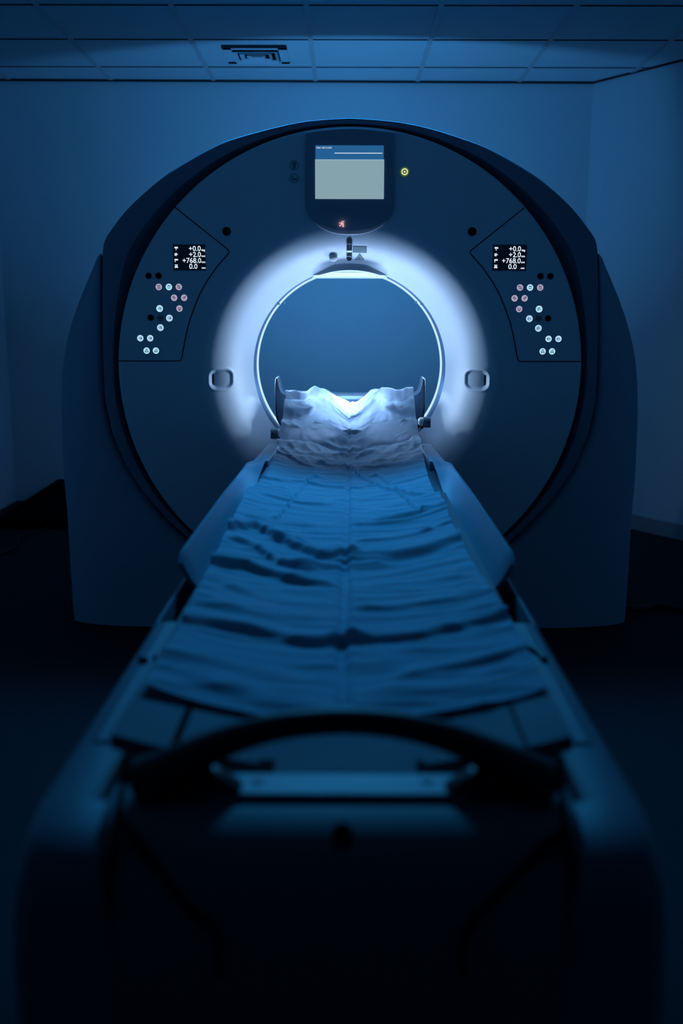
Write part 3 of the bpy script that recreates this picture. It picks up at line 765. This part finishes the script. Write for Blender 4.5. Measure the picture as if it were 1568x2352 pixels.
# end plate with two screws
mb = MB(); mb.box(-.152, .152, 1.082, 1.140, .684, .6965, 'couch'); shear(mb); pl_ = mb.build('end_plate', couch, bevel=.004)
for px in (592, 980):
    x, y = PZ(px, 1792, .697); mb = MB(); mb.tube([(x, y, .695), (x, y, .698)], .008, 'black', 18); mb.build('screw', pl_, smooth=True)
for a_, b_ in ((-.15, -.085), (.095, .15)):
    mb = MB(); mb.box(a_, b_, 1.151, 1.19, .66, .690, 'blackm'); shear(mb).build('latch_recess', couch)
mb = MB(); mb.box(-.084, .094, 1.151, 1.2, .66, .690, 'cradle'); shear(mb).build('latch_plate', couch)
for pts_, w_ in (([(1212, 1486), (1228, 1490), (1242, 1500), (1250, 1512)], .006), ([(322, 1510), (334, 1514)], .006), ([(352, 1506), (372, 1503)], .004)):
    mb = MB(); q_ = [PZ(x, y, .69) for x, y in catmull(pts_, 4)]; mb.tube([(x, y, .687) for x, y in q_], w_, 'black', 10); mb.build('cover_latch', couch, smooth=True)
# handle
hp = [(330, 1808), (370, 1783), (420, 1753), (480, 1722), (550, 1694), (640, 1671), (720, 1661), (790, 1658), (860, 1661), (940, 1672), (1030, 1696), (1100, 1725), (1160, 1755), (1210, 1785), (1248, 1812)]
YH = 1.10
pp = [P(x, y - 2, YH) for x, y in hp]
path = [(x, YH, z) for x, z in catmull(pp, 4)]
n = len(path); rad = [.0160 + .022 * abs(2 * i / (n - 1) - 1) ** 3 for i in range(n)]
mb = MB(); mb.tube(path, rad, 'black', 16); mb.build('handle', couch, smooth=True)
for sx in (0, -1):
    q = path[sx]; mb = MB(); s_ = 1 if sx == 0 else -1
    mb.prism([(q[0] - s_ * .012, .675), (q[0] + s_ * .13, .675), (q[0] + s_ * .115, .70), (q[0] + s_ * .085, .722), (q[0] + s_ * .02, .705)], YH - .016, YH + .016, 'black')
    mb.build('handle_foot', couch, bevel=.006)
# cradle trough under the sheet
def zedge(Y):
    K = [(1.0, .735), (3.35, .735), (3.7, .742), (3.85, .775), (3.97, .835), (4.10, .905), (4.2, .925), (4.4, .928)]
    for (a, za), (b, zb_) in zip(K, K[1:]):
        if Y <= b: return za + (zb_ - za) * smooth01((Y - a) / (b - a))
    return K[-1][1]
rows = []
for i in range(60):
    Y = 1.18 + (4.02 - 1.18) * i / 59
    hwid = .292 - .024 * smooth01((Y - 3.35) / .4)
    tp = [(hwid * (-1 + 2 * k / 20)) for k in range(21)]
    zz = min(zedge(Y), .77)
    top = [(x, Y, zz - .006 - .045 * (1 - (x / hwid) ** 2)) for x in tp]
    top = [(x, Y, z - .004 * smooth01((Y - 1.3) / .2)) for x, Y, z in top]
    bot = [(x, Y, zz - .026 - .045 * (1 - (x / hwid) ** 2)) for x in tp[::-1]]
    rows.append(top + bot)
mb = MB(); mb.grid(rows, 'cradle', closed=True); k = len(rows[0])
mb.add(rows[0], [list(range(k))], 'cradle'); mb.add(rows[-1], [list(range(k))[::-1]], 'cradle')
shear(mb).build('cradle', couch, smooth=True, angle=50)
for px in (425, 1180):     # seams along the exposed cradle end
    x, y = PZ(px, 1650, .71); mb = MB(); x -= xt(y); w_ = .005 if px < 800 else .002
    mb.add([(x - w_, 1.181, .7 - .0), (x + w_, 1.181, .7), (x + w_, 1.33, .7), (x - w_, 1.33, .7)], [(0, 1, 2, 3)], 'blackm')
    mb.v = [(X, Y, zedge(Y) - .0045 - .045 * (1 - (X / .292) ** 2)) for X, Y, Z in mb.v]; shear(mb).build('cradle_seam', couch)
# side mats (leaning wings)
for sg in (-1, 1):
    rows = []
    N = 50
    for i in range(N + 1):
        Y = 2.03 + (3.383 - 2.03) * i / N
        t = smooth01((Y - 2.65) / .65)
        a = (.345 - .006 * t, .758); b = (.298 - .026 * t, .672 + .112 * t)
        cut = 0
        if Y < 2.06: cut = (2.06 - Y) / .03 * .02      # rounded corner
        if Y > 3.353: cut = (Y - 3.353) / .03 * .006
        wv = .0035 * t * sin(Y * 38 + sg) 
        n = 12; o_ = []; in_ = []
        for k in range(n + 1):
            q = k / n; x = b[0] + (a[0] - b[0]) * q ; z = b[1] + (a[1] - cut - b[1]) * q - .010 * sin(pi * q) * (1 - .5 * t) + wv * sin(pi * q)
            in_.append((sg * x, Y, z))
            o_.append((sg * (x + .009), Y, z - .004))
        rows.append(in_ + o_[::-1])
    mb = MB(); mb.grid(rows, 'wing', closed=True); k = len(rows[0])
    mb.add(rows[0], [list(range(k))], 'wing'); mb.add(rows[-1], [list(range(k))[::-1]], 'wing')
    shear(mb).build('side_mat', couch, smooth=True, angle=50)
# support block at the scanner
mb = MB(); mb.prism([(-.345, .45), (.345, .45), (.340, .745), (.328, .757), (-.328, .757), (-.340, .745)], 3.385, 3.855, 'holder')
mb.v = [(x * (1 if y < 3.6 else .965), y, z) for x, y, z in mb.v]
mb2 = MB()
for sg in (-1, 1):
    mb2.prism([(sg * .276, .62), (sg * .345, .62), (sg * .340, .745), (sg * .328, .757), (sg * .276, .757)], 3.385, 3.855, 'holder')
mb2.box(-.276, .276, 3.385, 3.855, .45, .665, 'holder')
mb2.v = [(x * (1 if y < 3.6 else .965), y, z) for x, y, z in mb2.v]
shear(mb2).build('support_block', couch, bevel=.005)
# head holder
hs = [(-.262, .918), (-.280, .922), (-.291, .935), (-.298, .958), (-.303, .984), (-.309, .990), (-.314, .984), (-.316, .95), (-.316, .86), (-.311, .815), (-.296, .785), (-.26, .77)]
hs = hs + [(-x, z) for x, z in hs[::-1]]
mb = MB(); mb.prism(hs[::-1], 4.20, 4.335, 'holder'); shear(mb).build('head_holder', couch, bevel=.004)
for sg in (-1, 1):
    mb = MB(); mb.tube([(sg * x, 4.197, z) for x, z in [(.3105, .982), (.3125, .95), (.3125, .87), (.308, .82), (.294, .792), (.285, .78)]], .0022, 'black', 8)
    shear(mb).build('edge_seal', couch, smooth=True)
mb = MB(); mb.box(-.25, .25, 3.98, 4.2, .70, .80, 'holder'); mb.box(-.255, -.13, 4.05, 4.2, .78, .885, 'holder'); mb.box(.13, .255, 4.05, 4.2, .78, .885, 'holder'); shear(mb).build('head_block', couch, bevel=.01)
# locking knobs
for sg, px, py in ((1, 978, 970), (-1, 632, 996)):
    x, z = P(px, py, 3.93); mb = MB()
    mb.tube([(x - .011 * sg, 3.93, z), (x + .017 * sg, 3.93, z)], .0215, 'holder', 28); mb.ring(x + .008 * sg, z + .002, .0, .0035, 3.9075, 3.92, 'black', 10)
    kb = mb.build('lock_knob', couch, smooth=True, angle=40)
    mb = MB(); mb.tube([(x - .031 * sg, 3.93, z + .004), (x - .025 * sg, 3.93, z + .004), (x - .012 * sg, 3.93, z + .002)], [.010, .016, .018], 'white', 20)
    mb.tube([(x - .022 * sg, 3.93, z - .018), (x - .012 * sg, 3.93, z - .018)], .008, 'black', 12)
    mb.build('knob_cap', kb, smooth=True, angle=50, label='bright white knob cap')
mb = MB()

# ================================================================== SHEET
def lerp(K, Y):
    if Y <= K[0][0]: return K[0][1]
    for (a, va_), (b, vb_) in zip(K, K[1:]):
        if Y <= b: return va_ + (vb_ - va_) * (Y - a) / (b - a)
    return K[-1][1]
KL = [(1.33, .281), (1.63, .277), (2.0, .284), (2.38, .291), (2.97, .303), (2.99, .284), (3.3, .281), (3.75, .281), (3.95, .270), (4.28, .262)]
KR = [(1.33, .287), (1.63, .284), (2.06, .266), (2.45, .262), (2.88, .268), (2.90, .254), (3.14, .254), (3.75, .276), (3.95, .266), (4.28, .258)]
def zcen(Y): return zedge(Y) - .045 * (1 - smooth01((Y - 3.80) / .25))
FOLDS = [  # photo polyline, height, near width, far width (m)
    ([(655, 915), (690, 912), (722, 915)], .022, .016, .06), ([(884, 914), (920, 916), (956, 913)], .022, .018, .06),
    ([(655, 946), (683, 955)], .004, .010, .05),
    ([(646, 988), (705, 990), (760, 1004), (803, 1005)], .007, .012, .05), ([(803, 1003), (850, 1003), (925, 1000)], .006, .012, .05),
    ([(636, 1025), (690, 1036), (720, 1046)], .009, .02, .08), ([(623, 1040), (660, 1050), (700, 1068)], .006, .014, .06),
    ([(745, 1065), (800, 1053), (880, 1040), (960, 1030)], .007, .016, .07), ([(868, 1048), (972, 1026)], .008, .02, .06),
    ([(603, 1097), (700, 1108), (775, 1120)], .006, .016, .06), ([(820, 1122), (880, 1115), (983, 1095)], .005, .014, .06),
    ([(620, 1135), (690, 1155), (750, 1161)], .006, .016, .07), ([(880, 1195), (940, 1185), (1024, 1160)], .008, .022, .07),
    ([(830, 1208), (940, 1200), (1036, 1172)], .006, .016, .06), ([(530, 1210), (590, 1210), (660, 1250), (740, 1280), (800, 1286)], .013, .03, .09),
    ([(840, 1245), (960, 1230), (1041, 1199)], .006, .018, .06), ([(550, 1240), (590, 1258), (640, 1290), (700, 1306)], .009, .025, .07),
    ([(640, 1240), (720, 1258), (790, 1270)], .006, .02, .06),
    ([(800, 1290), (900, 1285), (980, 1268), (1070, 1236)], .014, .04, .10), ([(700, 1300), (800, 1305), (860, 1300)], .008, .025, .07),
    ([(495, 1292), (560, 1300), (640, 1325), (740, 1345)], .011, .024, .08), ([(453, 1376), (560, 1400), (700, 1420)], .004, .03, .08),
    ([(430, 1425), (560, 1442), (700, 1475), (800, 1475)], .010, .022, .08), ([(800, 1472), (950, 1465), (1060, 1440), (1187, 1412)], .009, .022, .08),
    ([(850, 1400), (1000, 1385), (1130, 1361)], .006, .022, .07), ([(960, 1545), (1100, 1520), (1210, 1490), (1240, 1486)], .007, .02, .06),
    ([(400, 1500), (520, 1530), (640, 1545)], .004, .03, .07), ([(900, 1590), (1050, 1575), (1200, 1540)], .004, .03, .07),
    ([(470, 1560), (600, 1600), (760, 1620)], .004, .03, .07), ([(540, 1175), (620, 1195), (700, 1205)], .004, .02, .05),
    ([(500, 1330), (600, 1370), (720, 1390)], .004, .03, .07), ([(650, 1080), (720, 1085), (790, 1090)], .003, .012, .04),
    ([(850, 1075), (920, 1068), (985, 1058)], .004, .014, .04),
]
FL = []
for pts, h, wn, wf in FOLDS:
    q = []
    for px, py in pts:
        if py < 1022:      # on the raised part: match the surface by stepping along the ray
            d = ray(px, py); best = None
            for k in range(400):
                Y = 3.5 + k * .002; t = Y / d.y
                if CAM.z + d.z * t < zedge(Y): best = (CAM.x + d.x * t, Y); break
            q.append(best or PZ(px, py, .8))
        else:
            z = .70
            for _ in range(8):
                x, Y = PZ(px, py, z); u = (x - xt(Y)) / .28; z = zedge(Y) - .045 * (1 - min(1, u * u)) + .003
            q.append((x, Y))
    q.sort(); FL.append((q, h, wn, wf))
def fold(x, Y):
    s = 0
    for q, h, wn, wf in FL:
        x0, x1 = q[0][0], q[-1][0]
        if x < x0 - .05 or x > x1 + .05: continue
        xc = min(max(x, x0), x1)
        fade = 1
        if x < x0: fade = smooth01(1 - (x0 - x) / .05)
        elif x > x1: fade = smooth01(1 - (x - x1) / .05)
        Yf = lerp(q, xc) + .005 * noise.noise(Vector((x * 9, h * 900, 0)))
        t = Y - Yf + wn
        if t < 0 or t > wn + wf: continue
        if t < wn: s += 1.5 * h * fade * smooth01(t / wn)
        else: s += 1.5 * h * fade * (1 - smooth01((t - wn) / wf)) 
    return s
NU, NV = 132, 560
rows = []
for j in range(NV + 1):
    v = j / NV
    Y = 1.33 + (4.285 - 1.33) * v
    row = []
    l_, r_ = lerp(KL, Y), lerp(KR, Y)
    for i in range(NU + 1):
        u = -1 + 2 * i / NU
        x = xt(Y) + (u * l_ if u < 0 else u * r_)
        ze = zedge(Y); dip = .045 * (1 - smooth01((Y - 3.80) / .25))
        z = ze - dip * (1 - u * u)
        # end of the sheet: two humps and a notch, gentler slope in the middle
        e = smooth01((Y - 3.80) / .40)
        if e > 0:
            mid = exp(-((u - .02) / .30) ** 2)
            z -= .055 * mid * (sin(pi * min(1, (Y - 3.80) / .48)) ** 1.0 if Y < 4.28 else 0)
            z += e * (.014 * exp(-((u + .42) / .16) ** 2) + .014 * exp(-((u - .40) / .15) ** 2))
            vn = max(0, 1 - abs(u - .08) / (.50 if u < .08 else .24))
            z -= .041 * smooth01((Y - 4.10) / .18) * vn
        nz = 1.0
        p = Vector((x * 3.2, Y * 11, 0))
        z += .0042 * noise.noise(p) + .0022 * noise.noise(Vector((x * 9, Y * 30, 3)))
        z += .0009 * (noise.noise(Vector((x * 11, Y * 55, 7))))
        wr = 1 - 2.2 * abs(noise.noise(Vector((x * 3.5 + 11, (Y + .10 * (x - xt(Y)) ** 2 * 8) * 15, 21))))
        if wr > 0: z += .0045 * wr ** 3
        wr = 1 - 2.4 * abs(noise.noise(Vector((x * 3.2 + 5, Y * 24, 33))))
        if wr > 0: z += .0022 * wr ** 3
        if Y > 3.45:
            k = smooth01((Y - 3.45) / .25)
            r1 = 1 - abs(noise.noise(Vector((x * 7 + 3, Y * 8, 1.5)))) * 2
            r2 = 1 - abs(noise.noise(Vector((x * 15, Y * 15, 9)))) * 2
            r3 = 1 - abs(noise.noise(Vector((x * 34 + 3, Y * 26, 4)))) * 2
            z += k * (.013 * (r1 - .5) + .0075 * (r2 - .5) + .003 * (r3 - .5)) * (1 - .75 * smooth01((Y - 4.16) / .1))
        z += fold(x, Y)
        # middle crease
        c0 = xt(Y) - .002 + .004 * noise.noise(Vector((0, Y * 4, 0)))
        z -= (.006 + .005 * smooth01((2.6 - Y) / .6)) * exp(-((x - c0) / (.007 + .003 * smooth01((2.6 - Y) / .6))) ** 2) - .003 * exp(-((x - c0 - .014) / .01) ** 2)
        z = max(z, (ze - dip * (1 - u * u) - .004) if Y < 3.8 else 0)
        # near hem sags and lifts a little
        if v < .03: z += .002 * sin(x * 18)
        if Y > 3.95: Yd = (Y - 3.95) * .42 * exp(-((u - .04) / .42) ** 2)
        else: Yd = 0
        yy = Y - Yd + (.006 * noise.noise(Vector((x * 4, 0, 5))) if j == 0 else 0)
        if Y < 1.5: yy -= (1.5 - Y) / .17 * .03 * (1 - abs(u)) * .8
        row.append((x, yy, z))
    rows.append(row)
mb = MB(); mb.grid(rows, 'sheet')
sh = mb.build('bed_sheet', None, smooth=True, angle=180)
nt = M['sheet'].node_tree; out_ = nt.nodes['Material Output']; pb = nt.nodes['Principled BSDF']
tr = nt.nodes.new('ShaderNodeBsdfTranslucent'); tr.inputs['Color'].default_value = (.55, .66, .78, 1)
mxs = nt.nodes.new('ShaderNodeMixShader'); mxs.inputs[0].default_value = .15
nt.links.new(pb.outputs[0], mxs.inputs[1]); nt.links.new(tr.outputs[0], mxs.inputs[2]); nt.links.new(mxs.outputs[0], out_.inputs['Surface'])
tag(sh, 'pale wrinkled disposable sheet lying lengthwise over the patient couch', 'bed sheet')

# ================================================================== FLOOR THINGS
pts = [(-30, 1285), (0, 1273), (25, 1262), (42, 1252), (42, 1243), (45, 1234), (60, 1228), (85, 1221), (105, 1213), (118, 1209), (130, 1208), (150, 1206), (175, 1205)]
path = [(*PZ(x, y, .008), .008) for x, y in catmull(pts, 4)]
mb = MB(); mb.tube(path, .007, 'black', 10); tag(mb.build('power_cable', smooth=True), 'thin black cable snaking over the floor left of the scanner', 'cable')
# low dark trunking box left, behind the scanner
mb = MB()
a_ = P(-5, 1190, 5.75); b_ = P(132, 1099, 6.15)
base_ = [(a_[0], 5.75), (-1.42, 5.75), (-1.25, 6.15), (b_[0], 6.15)]; hs_ = [a_[1], a_[1] - .01, b_[1] - .01, b_[1]]
mb.add([(x_, y_, 0) for x_, y_ in base_] + [(x_, y_, h_) for (x_, y_), h_ in zip(base_, hs_)], [(0, 3, 2, 1), (4, 5, 6, 7), (0, 1, 5, 4), (1, 2, 6, 5), (2, 3, 7, 6), (3, 0, 4, 7)], 'blackm')
tag(mb.build('cable_duct_cover', bevel=.01), 'low black box on the floor along the wall, behind the left pillar', 'cable duct')
mb = MB(); c0 = PZ(95, 1172, .0)
mb.tube([(c0[0] - .12, c0[1] - .0, .05), (c0[0], c0[1], .075), (c0[0] + .12, c0[1] + .05, .06)], [.03, .06, .03], 'blackm', 14)
for p_ in [PZ(1450, 1400, .01)]:
    pts3 = [(p_[0] - .05, p_[1] + .02, .02), (p_[0] - .01, p_[1] - .03, .022), (p_[0] + .06, p_[1] - .01, .02), (p_[0] + .12, p_[1] + .05, .015), (p_[0] + .25, p_[1] - .02, .012), (p_[0] + .45, p_[1] + .02, .012)]
    m2 = MB(); m2.tube(catmull(pts3, 5), .013, 'black', 10); tag(m2.build('floor_cable', smooth=True), 'short thick black cable lying at the foot of the right pillar', 'cable')

# ================================================================== LIGHT
def area(name, loc, rot, sx, sy, power, col, spread=pi):
    ld = bpy.data.lights.new(name, 'AREA'); ld.shape = 'RECTANGLE'; ld.size = sx; ld.size_y = sy; ld.energy = power; ld.color = col; ld.spread = spread
    o = bpy.data.objects.new(name, ld); COL.objects.link(o); o.location = loc; o.rotation_euler = rot; return o
# unseen overhead fill, added above the scanner to brighten sheet and couch
area('overhead_fill', (0, 4.06, 2.55), (-.7, 0, 0), 1.1, .3, 40, (.03, .42, 1.0), 2.3)
# work lamps lying on the couch head inside the bore: one lights the bore mouth, one the room behind
area('bore_work_lamp', (AX, 4.19, .868), (pi + 1.25, 0, 0), .12, .04, 6.5, (.42, .62, 1.0))
area('rear_work_lamp', (AX, 4.385, .85), (pi - .80, 0, 0), .2, .08, 8.8, (.085, .42, .98), 2.0)
w = bpy.data.worlds.new('world'); S.world = w; w.use_nodes = True
w.node_tree.nodes['Background'].inputs[0].default_value = (0, .006, .017, 1); w.node_tree.nodes['Background'].inputs[1].default_value = 1
S.cycles.max_bounces = 8; S.cycles.diffuse_bounces = 5; S.cycles.glossy_bounces = 3
S.cycles.use_denoising = True
S.cycles.sample_clamp_indirect = 3
